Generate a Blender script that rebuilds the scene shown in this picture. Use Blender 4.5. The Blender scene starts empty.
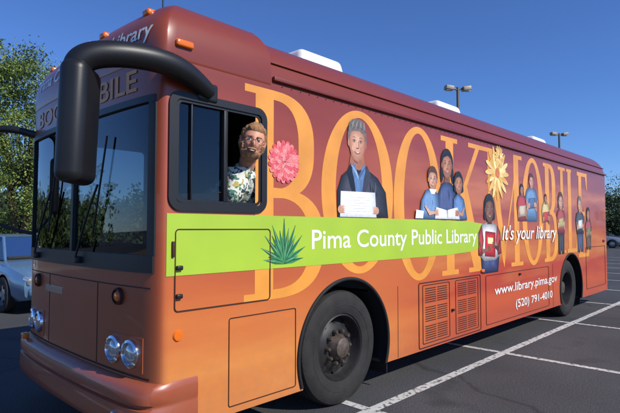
import bpy, bmesh, math, random
from mathutils import Vector, Matrix, noise as mnoise
random.seed(7)
S = bpy.context.scene
COL = S.collection
R_ = math.radians

def lin(c):
    return tuple(((v/255)/12.92 if v/255 <= 0.04045 else (((v/255)+0.055)/1.055)**2.4) for v in c)

MATS = {}
def mat(name, rgb, rough=0.5, metal=0.0, coat=0.0, var=0.0, vscale=8.0, bump=0.0, bscale=40.0, spec=0.5, emit=0):
    if name in MATS: return MATS[name]
    m = bpy.data.materials.new(name); m.use_nodes = True
    nt = m.node_tree; b = nt.nodes['Principled BSDF']
    c = lin(rgb)
    b.inputs['Base Color'].default_value = (*c, 1)
    b.inputs['Roughness'].default_value = rough
    b.inputs['Metallic'].default_value = metal
    b.inputs['Coat Weight'].default_value = coat
    b.inputs['Coat Roughness'].default_value = 0.05
    b.inputs['Specular IOR Level'].default_value = spec
    tc = nt.nodes.new('ShaderNodeTexCoord')
    if var > 0:
        n = nt.nodes.new('ShaderNodeTexNoise'); n.inputs['Scale'].default_value = vscale; n.inputs['Detail'].default_value = 5
        nt.links.new(tc.outputs['Object'], n.inputs['Vector'])
        mr = nt.nodes.new('ShaderNodeMapRange')
        mr.inputs[1].default_value = 0.3; mr.inputs[2].default_value = 0.7
        mr.inputs[3].default_value = 1-var; mr.inputs[4].default_value = 1+var
        nt.links.new(n.outputs['Fac'], mr.inputs[0])
        hs = nt.nodes.new('ShaderNodeHueSaturation'); hs.inputs['Color'].default_value = (*c, 1)
        nt.links.new(mr.outputs[0], hs.inputs['Value'])
        nt.links.new(hs.outputs[0], b.inputs['Base Color'])
    if bump > 0:
        n2 = nt.nodes.new('ShaderNodeTexNoise'); n2.inputs['Scale'].default_value = bscale; n2.inputs['Detail'].default_value = 6
        nt.links.new(tc.outputs['Object'], n2.inputs['Vector'])
        bp = nt.nodes.new('ShaderNodeBump'); bp.inputs['Strength'].default_value = bump; bp.inputs['Distance'].default_value = 0.01
        nt.links.new(n2.outputs['Fac'], bp.inputs['Height']); nt.links.new(bp.outputs[0], b.inputs['Normal'])
    MATS[name] = m
    return m

def glass(name, tint, rough=0.02):
    m = bpy.data.materials.new(name); m.use_nodes = True
    nt = m.node_tree; nt.nodes.clear()
    o = nt.nodes.new('ShaderNodeOutputMaterial'); mx = nt.nodes.new('ShaderNodeMixShader')
    t = nt.nodes.new('ShaderNodeBsdfTransparent'); t.inputs[0].default_value = (*tint, 1)
    g = nt.nodes.new('ShaderNodeBsdfGlossy'); g.inputs['Roughness'].default_value = rough
    g.inputs[0].default_value = (0.9, 0.95, 1, 1)
    f = nt.nodes.new('ShaderNodeFresnel'); f.inputs[0].default_value = 1.6
    nt.links.new(f.outputs[0], mx.inputs[0]); nt.links.new(t.outputs[0], mx.inputs[1]); nt.links.new(g.outputs[0], mx.inputs[2])
    nt.links.new(mx.outputs[0], o.inputs[0])
    return m

def empty(name, loc=(0, 0, 0), rot=(0, 0, 0)):
    e = bpy.data.objects.new(name, None); e.location = loc; e.rotation_euler = rot
    e.empty_display_size = 0.2; COL.objects.link(e); return e

def obj(name, me, m=None, parent=None, smooth=None):
    o = bpy.data.objects.new(name, me); COL.objects.link(o)
    if m is not None: me.materials.append(m)
    if parent is not None: o.parent = parent
    if smooth is not None:
        for p in me.polygons: p.use_smooth = True
        me.set_sharp_from_angle(angle=R_(smooth))
    return o

def mesh_from(verts, faces, name='m'):
    me = bpy.data.meshes.new(name); me.from_pydata([tuple(v) for v in verts], [], faces); me.update(); return me

def rbox(name, c, s, bevel, m, parent=None, rot=(0, 0, 0), seg=3, taper=None):
    bm = bmesh.new(); bmesh.ops.create_cube(bm, size=1)
    for v in bm.verts:
        v.co = Vector((v.co.x*s[0], v.co.y*s[1], v.co.z*s[2]))
        if taper and v.co.z > 0: v.co.x *= taper; v.co.y *= taper
    if bevel > 0:
        bmesh.ops.bevel(bm, geom=bm.edges[:], offset=bevel, segments=seg, profile=0.5, affect='EDGES')
    me = bpy.data.meshes.new(name); bm.to_mesh(me); bm.free()
    o = obj(name, me, m, parent, 35); o.location = c; o.rotation_euler = rot
    return o

def lathe(name, prof, m, parent=None, seg=48, loc=(0, 0, 0), rot=(0, 0, 0), smooth=35):
    vs = []; fs = []; n = len(prof)
    for i in range(seg):
        a = 2*math.pi*i/seg
        for r, y in prof: vs.append((r*math.cos(a), y, r*math.sin(a)))
    for i in range(seg):
        j = (i+1) % seg
        for k in range(n-1):
            fs.append((i*n+k, i*n+k+1, j*n+k+1, j*n+k))
    me = mesh_from(vs, fs)
    bm = bmesh.new(); bm.from_mesh(me); bmesh.ops.remove_doubles(bm, verts=bm.verts, dist=1e-5)
    bmesh.ops.recalc_face_normals(bm, faces=bm.faces); bm.to_mesh(me); bm.free()
    o = obj(name, me, m, parent, smooth); o.location = loc; o.rotation_euler = rot
    return o

def tube(name, pts, r, m, parent=None, cyclic=False, res=6, radii=None):
    cu = bpy.data.curves.new(name, 'CURVE'); cu.dimensions = '3D'; cu.bevel_depth = r; cu.bevel_resolution = 4
    cu.use_fill_caps = True
    sp = cu.splines.new('NURBS' if len(pts) > 2 else 'POLY'); sp.points.add(len(pts)-1)
    for i, (p, q) in enumerate(zip(sp.points, pts)):
        p.co = (*q, 1)
        if radii: p.radius = radii[i]
    if len(pts) > 2:
        sp.order_u = 3; sp.use_endpoint_u = not cyclic; sp.use_cyclic_u = cyclic
    cu.resolution_u = res
    cu.materials.append(m)
    o = bpy.data.objects.new(name, cu); COL.objects.link(o)
    if parent: o.parent = parent
    return o

def bake(o):
    dg = bpy.context.evaluated_depsgraph_get(); dg.update()
    ev = o.evaluated_get(dg)
    me = bpy.data.meshes.new_from_object(ev, preserve_all_data_layers=True, depsgraph=dg)
    o.modifiers.clear(); o.data = me
    return o

def cut(o, cutters):
    for c in cutters:
        md = o.modifiers.new('b', 'BOOLEAN'); md.operation = 'DIFFERENCE'; md.object = c; md.solver = 'EXACT'
        md.material_mode = 'TRANSFER'
    bake(o)
    for c in cutters:
        bpy.data.objects.remove(c, do_unlink=True)
    return o

def boxcut(x0, x1, y0, y1, z0, z1, m, bevel=0):
    return rbox('c', ((x0+x1)/2, (y0+y1)/2, (z0+z1)/2), (x1-x0, y1-y0, z1-z0), bevel, m)
def cylcut(x, z, r, y0, y1, m, seg=64):
    return lathe('c', [(0, y0), (r, y0), (r, y1), (0, y1)], m, seg=seg, loc=(x, 0, z))

# ------------------------------------------------------------ materials
M_black = mat('black_plastic', (26, 26, 28), 0.42, bump=0.08, bscale=300, var=.15, vscale=5)
M_rubber = mat('rubber', (20, 20, 21), 0.75, var=0.25, vscale=14)
M_tyre = mat('tyre_rubber', (36, 34, 33), 0.8, var=0.3, vscale=9, bump=0.3, bscale=60)
M_dark = mat('dark_interior', (38, 37, 36), 0.85, var=0.2)
M_well = mat('wheel_well', (16, 15, 14), 0.95, var=0.3)
M_chrome = mat('chrome', (215, 215, 220), 0.12, 1.0)
M_steel = mat('painted_steel_wheel', (44, 42, 42), 0.5, 0.3, var=0.3, vscale=12)
M_hub = mat('hub_metal', (105, 92, 82), 0.5, 0.6, var=0.4, vscale=20)
M_white = mat('white_plastic', (225, 225, 222), 0.45, var=0.06)
M_amber = mat('amber_lens', (225, 110, 20), 0.2, coat=0.6)
M_red = mat('red_lens', (150, 15, 15), 0.2, coat=0.6)
M_lens = mat('headlamp_lens', (190, 195, 200), 0.08, 0.6, coat=1.0)
M_seam = mat('panel_seam', (62, 30, 20), 0.7)
M_maroon = mat('maroon_rail', (118, 42, 28), 0.4, coat=0.2, var=0.1)
M_glass = glass('tinted_glass', (0.36, 0.40, 0.41))
M_glass2 = glass('clear_glass', (0.66, 0.72, 0.73))

def bus_paint(name='bus_paint', front=.85):
    m = bpy.data.materials.new(name); m.use_nodes = True
    nt = m.node_tree; L = nt.links.new; N = nt.nodes.new
    b = nt.nodes['Principled BSDF']; b.inputs['Roughness'].default_value = 0.36
    b.inputs['Coat Weight'].default_value = 0.35; b.inputs['Coat Roughness'].default_value = 0.06
    tc = N('ShaderNodeTexCoord'); sp = N('ShaderNodeSeparateXYZ'); L(tc.outputs['Object'], sp.inputs[0])
    mp = N('ShaderNodeMapping'); mp.inputs['Scale'].default_value = (0.35, 0.35, 2.2); mp.inputs['Rotation'].default_value = (0, R_(-7), 0)
    L(tc.outputs['Object'], mp.inputs[0])
    nz = N('ShaderNodeTexNoise'); nz.inputs['Scale'].default_value = 1.3; nz.inputs['Detail'].default_value = 4
    L(mp.outputs[0], nz.inputs['Vector'])
    a1 = N('ShaderNodeMath'); a1.operation = 'MULTIPLY_ADD'; a1.inputs[1].default_value = 1.1; L(nz.outputs['Fac'], a1.inputs[0])
    s0 = N('ShaderNodeMath'); s0.operation = 'SUBTRACT'; s0.inputs[1].default_value = 0.55; L(sp.outputs['Z'], s0.inputs[0])
    L(s0.outputs[0], a1.inputs[2])
    dv = N('ShaderNodeMath'); dv.operation = 'DIVIDE'; dv.inputs[1].default_value = 3.1; L(a1.outputs[0], dv.inputs[0])
    def ramp(stops):
        r = N('ShaderNodeValToRGB'); cr = r.color_ramp
        while len(cr.elements) > 1: cr.elements.remove(cr.elements[0])
        cr.elements[0].position = stops[0][0]; cr.elements[0].color = (*lin(stops[0][1]), 1)
        for p, c in stops[1:]:
            e = cr.elements.new(p); e.color = (*lin(c), 1)
        return r
    rA = ramp([(0.05, (206, 116, 54)), (0.18, (220, 136, 64)), (0.28, (206, 114, 54)), (0.40, (190, 94, 50)), (0.58, (172, 78, 46)), (0.75, (148, 60, 38)), (0.9, (128, 50, 32))])
    rB = ramp([(0.05, (186, 66, 36)), (0.2, (204, 84, 38)), (0.30, (182, 60, 38)), (0.40, (206, 120, 60)), (0.50, (176, 76, 46)), (0.58, (154, 56, 40)), (0.66, (192, 104, 56)), (0.76, (148, 54, 38)), (0.9, (124, 44, 30))])
    L(dv.outputs[0], rA.inputs[0]); L(dv.outputs[0], rB.inputs[0])
    mx = N('ShaderNodeMix'); mx.data_type = 'RGBA'
    mr = N('ShaderNodeMapRange'); mr.interpolation_type = 'SMOOTHSTEP'; mr.inputs[1].default_value = 1.6; mr.inputs[2].default_value = 4.2
    L(sp.outputs['X'], mr.inputs[0]); L(mr.outputs[0], mx.inputs[0])
    L(rA.outputs[0], mx.inputs[6]); L(rB.outputs[0], mx.inputs[7])
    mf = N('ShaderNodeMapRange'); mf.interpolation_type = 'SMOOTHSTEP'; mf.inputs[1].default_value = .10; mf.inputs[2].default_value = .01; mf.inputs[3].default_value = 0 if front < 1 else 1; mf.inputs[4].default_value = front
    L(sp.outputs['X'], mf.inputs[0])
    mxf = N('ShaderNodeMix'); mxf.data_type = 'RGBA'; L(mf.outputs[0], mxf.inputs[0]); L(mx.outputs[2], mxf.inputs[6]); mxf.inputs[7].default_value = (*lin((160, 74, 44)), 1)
    n2 = N('ShaderNodeTexNoise'); n2.inputs['Scale'].default_value = 14; n2.inputs['Detail'].default_value = 8; L(tc.outputs['Object'], n2.inputs['Vector'])
    m3 = N('ShaderNodeMapRange'); m3.inputs[1].default_value = 0.25; m3.inputs[2].default_value = 1.0; m3.inputs[3].default_value = 0.5; m3.inputs[4].default_value = 0.08
    L(sp.outputs['Z'], m3.inputs[0])
    mm = N('ShaderNodeMath'); mm.operation = 'MULTIPLY'; L(m3.outputs[0], mm.inputs[0]); L(n2.outputs['Fac'], mm.inputs[1])
    mx2 = N('ShaderNodeMix'); mx2.data_type = 'RGBA'; L(mm.outputs[0], mx2.inputs[0]); L(mxf.outputs[2], mx2.inputs[6]); mx2.inputs[7].default_value = (*lin((130, 104, 84)), 1)
    L(mx2.outputs[2], b.inputs['Base Color'])
    n3 = N('ShaderNodeTexNoise'); n3.inputs['Scale'].default_value = 1.6; n3.inputs['Detail'].default_value = 1; L(tc.outputs['Object'], n3.inputs['Vector'])
    bp = N('ShaderNodeBump'); bp.inputs['Strength'].default_value = .25; bp.inputs['Distance'].default_value = .02; L(n3.outputs['Fac'], bp.inputs['Height']); L(bp.outputs[0], b.inputs['Normal']); L(bp.outputs[0], b.inputs['Coat Normal'])
    return m
M_paint = bus_paint()
M_bump = bus_paint('bumper_paint', 1.0)

def car_paint(n, c): return mat(n, c, 0.3, 0.35, coat=0.8, var=0.04)

# ------------------------------------------------------------ camera / light / sky
cam = bpy.data.cameras.new('camera'); cam.lens = 29.0; cam.sensor_width = 36; cam.clip_end = 4000; cam.clip_start = 0.05
co = bpy.data.objects.new('camera', cam); COL.objects.link(co); S.camera = co
co.location = (-1.58, -2.83, 1.55)
yaw = math.atan2(0.693, 0.721)
co.rotation_euler = (R_(90+2.55), 0, yaw-math.pi/2)

EL = R_(38)
az = Vector((0.16, -1.0, 0.0)).normalized()
to_sun = Vector((az.x*math.cos(EL), az.y*math.cos(EL), math.sin(EL)))
sl = bpy.data.lights.new('sun', 'SUN'); sl.energy = 4.8; sl.angle = R_(0.5); sl.color = (1.0, 0.95, 0.86)
so = bpy.data.objects.new('sun', sl); COL.objects.link(so); so.rotation_euler = to_sun.to_track_quat('Z', 'Y').to_euler(); so.location = (0, 0, 30)
W = bpy.data.worlds.new('World'); S.world = W; W.use_nodes = True
nt = W.node_tree; bg = nt.nodes['Background']; sk = nt.nodes.new('ShaderNodeTexSky'); sk.sky_type = 'NISHITA'
sk.sun_disc = False; sk.sun_elevation = EL; sk.sun_rotation = math.atan2(to_sun.x, to_sun.y)
sk.air_density = 1.0; sk.dust_density = 0.0; sk.ozone_density = 6.0; sk.altitude = 700
tint = nt.nodes.new('ShaderNodeMix'); tint.data_type = 'RGBA'; tint.blend_type = 'MULTIPLY'; tint.inputs[0].default_value = 1.0
tint.inputs[7].default_value = (0.74, 0.94, 1.30, 1)
nt.links.new(sk.outputs[0], tint.inputs[6]); nt.links.new(tint.outputs[2], bg.inputs[0]); bg.inputs[1].default_value = 0.11
S.view_settings.view_transform = 'Standard'; S.view_settings.look = 'None'; S.view_settings.exposure = 0

# ------------------------------------------------------------ ground
M_asph = mat('asphalt', (63, 63, 65), 0.9, var=0.22, vscale=0.6, bump=0.6, bscale=90)
def asph_detail(m):
    nt = m.node_tree; b = nt.nodes['Principled BSDF']; N = nt.nodes.new; L = nt.links.new
    src = b.inputs['Base Color'].links[0].from_socket
    tc = N('ShaderNodeTexCoord')
    n = N('ShaderNodeTexNoise'); n.inputs['Scale'].default_value = 70; n.inputs['Detail'].default_value = 3; L(tc.outputs['Object'], n.inputs['Vector'])
    mr = N('ShaderNodeMapRange'); mr.inputs[1].default_value = .35; mr.inputs[2].default_value = .65; mr.inputs[3].default_value = .6; mr.inputs[4].default_value = 1.5; L(n.outputs['Fac'], mr.inputs[0])
    v = N('ShaderNodeTexVoronoi'); v.feature = 'DISTANCE_TO_EDGE'; v.inputs['Scale'].default_value = 0.28
    nw = N('ShaderNodeTexNoise'); nw.inputs['Scale'].default_value = 1.5; nw.inputs['Detail'].default_value = 6; L(tc.outputs['Object'], nw.inputs['Vector'])
    mxv = N('ShaderNodeMix'); mxv.data_type = 'VECTOR'; mxv.inputs[0].default_value = 0.35; L(tc.outputs['Object'], mxv.inputs[4]); L(nw.outputs['Color'], mxv.inputs[5]); L(mxv.outputs[1], v.inputs['Vector'])
    cr = N('ShaderNodeMapRange'); cr.inputs[1].default_value = 0.0; cr.inputs[2].default_value = 0.006; cr.inputs[3].default_value = 0.5; cr.inputs[4].default_value = 1.0; L(v.outputs[0], cr.inputs[0])
    mu = N('ShaderNodeMath'); mu.operation = 'MULTIPLY'; L(mr.outputs[0], mu.inputs[0]); L(cr.outputs[0], mu.inputs[1])
    no = N('ShaderNodeTexNoise'); no.inputs['Scale'].default_value = 1.1; no.inputs['Detail'].default_value = 3; L(tc.outputs['Object'], no.inputs['Vector'])
    mo = N('ShaderNodeMapRange'); mo.inputs[1].default_value = .60; mo.inputs[2].default_value = .70; mo.inputs[3].default_value = 1; mo.inputs[4].default_value = .6; L(no.outputs['Fac'], mo.inputs[0])
    mu2 = N('ShaderNodeMath'); mu2.operation = 'MULTIPLY'; L(mu.outputs[0], mu2.inputs[0]); L(mo.outputs[0], mu2.inputs[1])
    hs = N('ShaderNodeHueSaturation'); L(src, hs.inputs['Color']); L(mu2.outputs[0], hs.inputs['Value']); L(hs.outputs[0], b.inputs['Base Color'])
asph_detail(M_asph)
g = mesh_from([(-1500, -1500, 0), (1500, -1500, 0), (1500, 1500, 0), (-1500, 1500, 0)], [(0, 1, 2, 3)])
obj('ground', g, M_asph)

def line_mat():
    m = mat('road_paint', (196, 195, 190), 0.7, var=0.1, vscale=3)
    nt = m.node_tree; N = nt.nodes.new; L = nt.links.new; b = nt.nodes['Principled BSDF']
    src = b.inputs['Base Color'].links[0].from_socket
    tc = N('ShaderNodeTexCoord'); n = N('ShaderNodeTexNoise'); n.inputs['Scale'].default_value = 22; n.inputs['Detail'].default_value = 8; L(tc.outputs['Object'], n.inputs['Vector'])
    mr = N('ShaderNodeMapRange'); mr.inputs[1].default_value = .52; mr.inputs[2].default_value = .64; L(n.outputs['Fac'], mr.inputs[0])
    mx = N('ShaderNodeMix'); mx.data_type = 'RGBA'; L(mr.outputs[0], mx.inputs[0]); L(src, mx.inputs[6]); mx.inputs[7].default_value = (*lin((84, 84, 84)), 1)
    L(mx.outputs[2], b.inputs['Base Color'])
    return m
M_line = line_mat()
vs = []; fs = []
def stripe(x0, x1, y0, y1, z=0.004):
    i = len(vs); vs.extend([(x0, y0, z), (x1, y0, z), (x1, y1, z), (x0, y1, z)]); fs.append((i, i+1, i+2, i+3))
stripe(-8, 30, -0.25, -0.15)
for i in range(-3, 11):
    x = 1.86+2.74*i
    stripe(x, x+0.09, -5.4, -0.25)
    stripe(x, x+0.09, -0.15, 5.2)
    stripe(x, x+0.09, 12.2, 17.4)
obj('parking_markings', mesh_from(vs, fs), M_line)

M_conc = mat('concrete', (150, 146, 138), 0.85, var=0.12, vscale=3, bump=0.2)
M_grav = mat('gravel_earth', (128, 108, 86), 0.95, var=0.3, vscale=6, bump=1, bscale=30)
rbox('planting_bed', (20, 21.6, 0.06), (120, 8, 0.12), 0.01, M_grav)
rbox('kerb', (20, 17.5, 0.075), (120, 0.18, 0.15), 0.02, M_conc)

# ------------------------------------------------------------ BOOKMOBILE
bus = empty('bookmobile')
H = 1.19; D = 2*H; XR = 10.55
def interp(x, xs, ys):
    if x <= xs[0]: return ys[0]
    for i in range(1, len(xs)):
        if x <= xs[i]:
            t = (x-xs[i-1])/(xs[i]-xs[i-1]); return ys[i-1]+t*(ys[i]-ys[i-1])
    return ys[-1]
IZ = [2.64, 2.70, 2.78, 2.86, 2.93, 2.99, 3.04, 3.075, 3.10, 3.12]
II = [0, .006, .02, .045, .085, .135, .2, .3, .5, .9]
def inset(z): return interp(z, IZ, II)
def bow(z): return interp(z, [1.25, 2.4, 3.0], [.06, .05, .05])
def xf0(y, i, bw):
    h = H-i; v = max(-1, min(1, (y-H)/h))
    return i - bw*(1-abs(v)**2.4) + .06*(1-math.sqrt(max(0, 1-abs(v)**14)))
def xfront(y, z): return xf0(y, inset(z), bow(z))
CZ = [2.645, 2.66, 2.82, 2.90, 2.97, 3.03, 3.08, 3.115, 3.14, 3.155]
CI = [.0, -.006, .0, .018, .05, .10, .16, .24, .38, .75]
def xcap(y, z): return xf0(y, interp(z, CZ, CI), .05)
def front_ring(i, bw, ring):
    for q in range(41):
        v = math.sin(math.pi/2-math.pi*q/40); y = H+(H-i)*v
        ring.append((xf0(y, i, bw), y))
ZL = [.27, .30, 1.28, 2.0, 2.6]+IZ
vs = []; fs = []; n = None
for z in ZL:
    i = inset(z); ring = []
    ring += [(i+.14, i), (1.0, i), (9.0, i), (XR-i-.14, i), (XR-i-.1, i), (XR-i-.03, i+.03), (XR-i, i+.1), (XR-i, D-i-.1), (XR-i-.03, D-i-.03), (XR-i-.1, D-i), (XR-i-.14, D-i), (i+.14, D-i)]
    front_ring(i, bow(z), ring)
    n = len(ring)
    vs += [(a, b_, z) for a, b_ in ring]
for l in range(len(ZL)-1):
    for q in range(n):
        w = (q+1) % n
        fs.append((l*n+q, l*n+w, (l+1)*n+w, (l+1)*n+q))
fs.append(tuple(reversed(range(n)))); fs.append(tuple((len(ZL)-1)*n+q for q in range(n)))
me = mesh_from(vs, fs)
body = obj('body_shell', me, M_paint, bus)
WX1, WX2, WR = 1.84, 8.05, 0.5
cuts = [boxcut(.10, 2.4, .07, D-.07, .95, 2.78, M_dark),
        boxcut(.115, .835, -.3, .3, 1.70, 2.41, M_black, 0.05),
        boxcut(.3, 1.15, D-.25, D+.25, 1.1, 2.4, M_black, 0.04),
        boxcut(-1, .14, .09, D-.09, 1.36, 2.38, M_black)]
for wx in (WX1, WX2):
    cuts.append(cylcut(wx, .5, .60, -.2, .75, M_well)); cuts.append(cylcut(wx, .5, .60, 1.7, 2.7, M_well))
cut(body, cuts)
for p in body.data.polygons: p.use_smooth = True
body.data.set_sharp_from_angle(angle=R_(28))
vs = []; fs = []; XC = .93
for z, i in zip(CZ, CI):
    xr = XC-max(0, z-2.9)*.25
    ring = [(i+.12, i), (xr, i), (xr, D-i), (i+.12, D-i)]
    front_ring(i, .05, ring); n = len(ring)
    vs += [(min(a, xr), b_, z) for a, b_ in ring]
for l in range(len(CZ)-1):
    for q in range(n):
        w = (q+1) % n; fs.append((l*n+q, l*n+w, (l+1)*n+w, (l+1)*n+q))
fs.append(tuple((len(CZ)-1)*n+q for q in range(n)))
obj('front_cap', mesh_from(vs, fs), M_paint, bus, 32)

def front_patch(name, y0, y1, z0, z1, off, th, m, ny=40, nz=6, zfun=None):
    vs = []; fs = []
    for k in range(2):
        for a in range(ny+1):
            for b_ in range(nz+1):
                y = y0+(y1-y0)*a/ny; z = z0+(z1-z0)*b_/nz
                vs.append((xfront(y, z)-off+(th if k else 0), y, z))
    s = (ny+1)*(nz+1)
    def I(k, a, b_): return k*s+a*(nz+1)+b_
    for a in range(ny):
        for b_ in range(nz):
            fs.append((I(0, a, b_), I(0, a, b_+1), I(0, a+1, b_+1), I(0, a+1, b_)))
            if th: fs.append((I(1, a, b_), I(1, a+1, b_), I(1, a+1, b_+1), I(1, a, b_+1)))
    if th:
        for a in range(ny):
            fs.append((I(0, a, 0), I(0, a+1, 0), I(1, a+1, 0), I(1, a, 0))); fs.append((I(0, a, nz), I(1, a, nz), I(1, a+1, nz), I(0, a+1, nz)))
        for b_ in range(nz):
            fs.append((I(0, 0, b_), I(1, 0, b_), I(1, 0, b_+1), I(0, 0, b_+1))); fs.append((I(0, ny, b_), I(0, ny, b_+1), I(1, ny, b_+1), I(1, ny, b_)))
    else:
        vs = vs[:s]
    return obj(name, mesh_from(vs, fs), m, bus, 30)
front_patch('windshield_glass', .10, D-.10, 1.37, 2.375, -.012, 0, M_glass, nz=8)
front_patch('windshield_sill', .055, D-.055, 1.27, 1.38, .014, .05, M_black)
front_patch('windshield_header', .06, D-.06, 2.365, 2.41, .010, .04, M_black)
front_patch('windshield_post_near', .05, .11, 1.381, 2.364, .010, .04, M_black, ny=6)
front_patch('windshield_post_far', D-.11, D-.05, 1.381, 2.364, .010, .04, M_black, ny=6)
front_patch('windshield_centre_post', H-.02, H+.02, 1.381, 2.364, .012, .04, M_black, ny=2)
front_patch('front_seam', .08, D-.08, 1.17, 1.178, .002, .01, M_seam)
front_patch('front_seam_lower', .08, D-.08, .60, .612, .003, .01, M_seam)
front_patch('front_badge', 1.35, 1.75, 1.03, 1.08, .008, .02, M_chrome, ny=6, nz=1)
for y in (.72, 1.66): front_patch('access_panel_seam', y, y+.008, .612, 1.17, .002, .01, M_seam, ny=1)
def bumper():
    prof = [(0.0, .27), (0.05, .25), (.082, .28), (.09, .34), (.083, .435), (.062, .445), (.062, .462), (.083, .472), (.083, .54), (.055, .575), (0.0, .59)]
    vs = []; fs = []
    pts = [(0.30, 0, 0, -1, .12), (0.20, 0, 0, -1, .14), (0.12, 0, -.1, -1, .2)]
    for q in range(2, 49):
        y = H+H*math.sin(-math.pi/2+math.pi*q/50)
        x = xfront(y, .5); e = .012
        dx = (xfront(min(D-.002, y+e), .5)-xfront(max(.002, y-e), .5))
        nx, ny = -2*e, dx; l = math.hypot(nx, ny); pts.append((x, y, nx/l, ny/l, 1))
    pts += [(0.12, D, -.1, 1, .2), (.20, D, 0, 1, .14), (.30, D, 0, 1, .12)]
    for i, (x, y, nx, ny, f) in enumerate(pts):
        for o_, z in prof:
            vs.append((x+nx*o_*(f if f == 1 else 1), y+ny*o_*(.18 if f == 1 else f), z))
    n = len(prof)
    for i in range(len(pts)-1):
        for k in range(n-1): fs.append((i*n+k, i*n+k+1, (i+1)*n+k+1, (i+1)*n+k))
    fs.append(tuple(range(n))); fs.append(tuple((len(pts)-1)*n+k for k in range(n)))
    me = mesh_from(vs, fs)
    bm = bmesh.new(); bm.from_mesh(me); bmesh.ops.recalc_face_normals(bm, faces=bm.faces); bm.to_mesh(me); bm.free()
    return obj('front_bumper', me, M_bump, bus, 40)
bumper()
def rr(x0, x1, z0, z1, r, k=6):
    o = []
    for cx, cz, a0 in ((x1-r, z1-r, 0), (x0+r, z1-r, 90), (x0+r, z0+r, 180), (x1-r, z0+r, 270)):
        for i in range(k+1):
            a = R_(a0+90*i/k); o.append((cx+r*math.cos(a), cz+r*math.sin(a)))
    return o
def ring_rect(name, x0, x1, z0, z1, w, r, y0, y1, m, yb=0.0):
    A = rr(x0, x1, z0, z1, r); B = rr(x0+w, x1-w, z0+w, z1-w, max(.002, r-w)); n = len(A)
    vs = [(a, y0, b_) for a, b_ in A]+[(a, y0, b_) for a, b_ in B]+[(a, y1, b_) for a, b_ in A]+[(a, y1, b_) for a, b_ in B]
    fs = []
    for i in range(n):
        j = (i+1) % n
        fs += [(i, j, n+j, n+i), (i, 2*n+i, 2*n+j, j), (n+i, n+j, 3*n+j, 3*n+i)]
    me = mesh_from(vs, fs)
    bm = bmesh.new(); bm.from_mesh(me); bmesh.ops.recalc_face_normals(bm, faces=bm.faces); bm.to_mesh(me); bm.free()
    return obj(name, me, m, bus, 40)
ring_rect('driver_window_frame', .065, .885, 1.665, 2.445, .052, .09, -.016, .05, M_black)
ring_rect('driver_window_inner_frame', .120, .832, 1.718, 2.395, .02, .05, -.006, .04, M_black)
rbox('window_divider', (.51, .01, 2.055), (.035, .04, .64), .006, M_black, bus)
rbox('window_sash', (.24, .014, 2.055), (.012, .03, .64), .003, M_black, bus)
obj('driver_window_glass', mesh_from([(.13, .02, 1.73), (.50, .02, 1.73), (.50, .02, 2.385), (.13, .02, 2.385)], [(0, 1, 2, 3)]), M_glass2, bus)
obj('door_glass', mesh_from([(.3, D-.03, 1.1), (1.15, D-.03, 1.1), (1.15, D-.03, 2.4), (.3, D-.03, 2.4)], [(0, 1, 2, 3)]), M_glass, bus)
ring_rect('locker_door', .12, .93, 1.02, 1.55, .007, .03, -.0075, .01, M_seam)
ring_rect('battery_door', .55, 1.2, .32, .93, .0045, .02, -.0065, .01, M_seam)
ring_rect('louvre_compartment', 3.0, 4.45, .29, .98, .009, .03, -.0065, .01, M_seam)
ring_rect('rear_compartment', 4.6, 6.9, .32, .95, .005, .03, -.0065, .01, M_seam)
ring_rect('rear_engine_door', 8.95, 10.3, .4, 1.2, .007, .03, -.0065, .01, M_seam)
for x in (2.62, 7.1): rbox('skirt_seam', (x, -.001, .63), (.005, .004, .7), 0, M_seam, bus)
for (x, z) in ((.15, 1.30), (.15, 1.12), (3.72, .62), (5.7, .9)):
    rbox('door_handle', (x, -.014, z), (.045, .025, .03), .008, M_black, bus)
rbox('locker_hinge', (.105, -.01, 1.42), (.018, .018, .1), .004, M_seam, bus)
vs = []; fs = []
M_louv = mat('louvre_slot', (58, 26, 16), 0.8)
def slots(x0, x1):
    for sec in range(3):
        for r in range(7):
            z = .36+sec*.2+r*.024
            for cidx in range(2):
                a = x0+(x1-x0)*(cidx*.5+.03); b_ = x0+(x1-x0)*(cidx*.5+.47)
                i = len(vs); y = -.0035
                vs.extend([(a, y, z), (b_, y, z), (b_, y, z+.010), (a, y, z+.010)]); fs.append((i, i+1, i+2, i+3))
slots(3.12, 3.62); slots(3.84, 4.34)
obj('louvre_slots', mesh_from(vs, fs), M_louv, bus)
ring_rect('louvre_panel', 3.08, 3.66, .33, .95, .006, .02, -.006, .01, M_seam)
ring_rect('louvre_panel_rear', 3.80, 4.38, .33, .95, .006, .02, -.006, .01, M_seam)
rbox('drip_rail', (5.72, -.008, 2.70), (9.54, .034, .035), .006, M_maroon, bus)
rbox('drip_rail_far', (5.72, D+.008, 2.70), (9.54, .034, .035), .006, M_maroon, bus)
rbox('roof_seam_rail', (5.72, .030, 2.835), (9.54, .02, .012), .003, M_maroon, bus)
vs = []; fs = []
for k in range(92):
    x = 1.05+.102*k; r = .006; i = len(vs)
    vs.append((x, -.0062, 2.655)); vs += [(x+r*math.cos(t*math.pi/3), -.0015, 2.655+r*math.sin(t*math.pi/3)) for t in range(6)]
    fs += [(i, i+1+t, i+1+(t+1) % 6) for t in range(6)]
obj('rail_rivets', mesh_from(vs, fs), M_seam, bus)
rbox('marker_lamp', (.17, .0, 2.755), (.13, .06, .05), .015, M_amber, bus)
for y in (.30, .92, H, 1.46, 2.08):
    z = 3.02
    rbox('clearance_lamp', (xcap(y, z)+.02, y, z+.005), (.09, .09, .05), .018, M_amber, bus)
lathe('side_reflector_lens', [(0, -.014), (.03, -.012), (.038, 0), (.04, .01)], M_amber, bus, 24, (.15, 0, .87))
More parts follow.
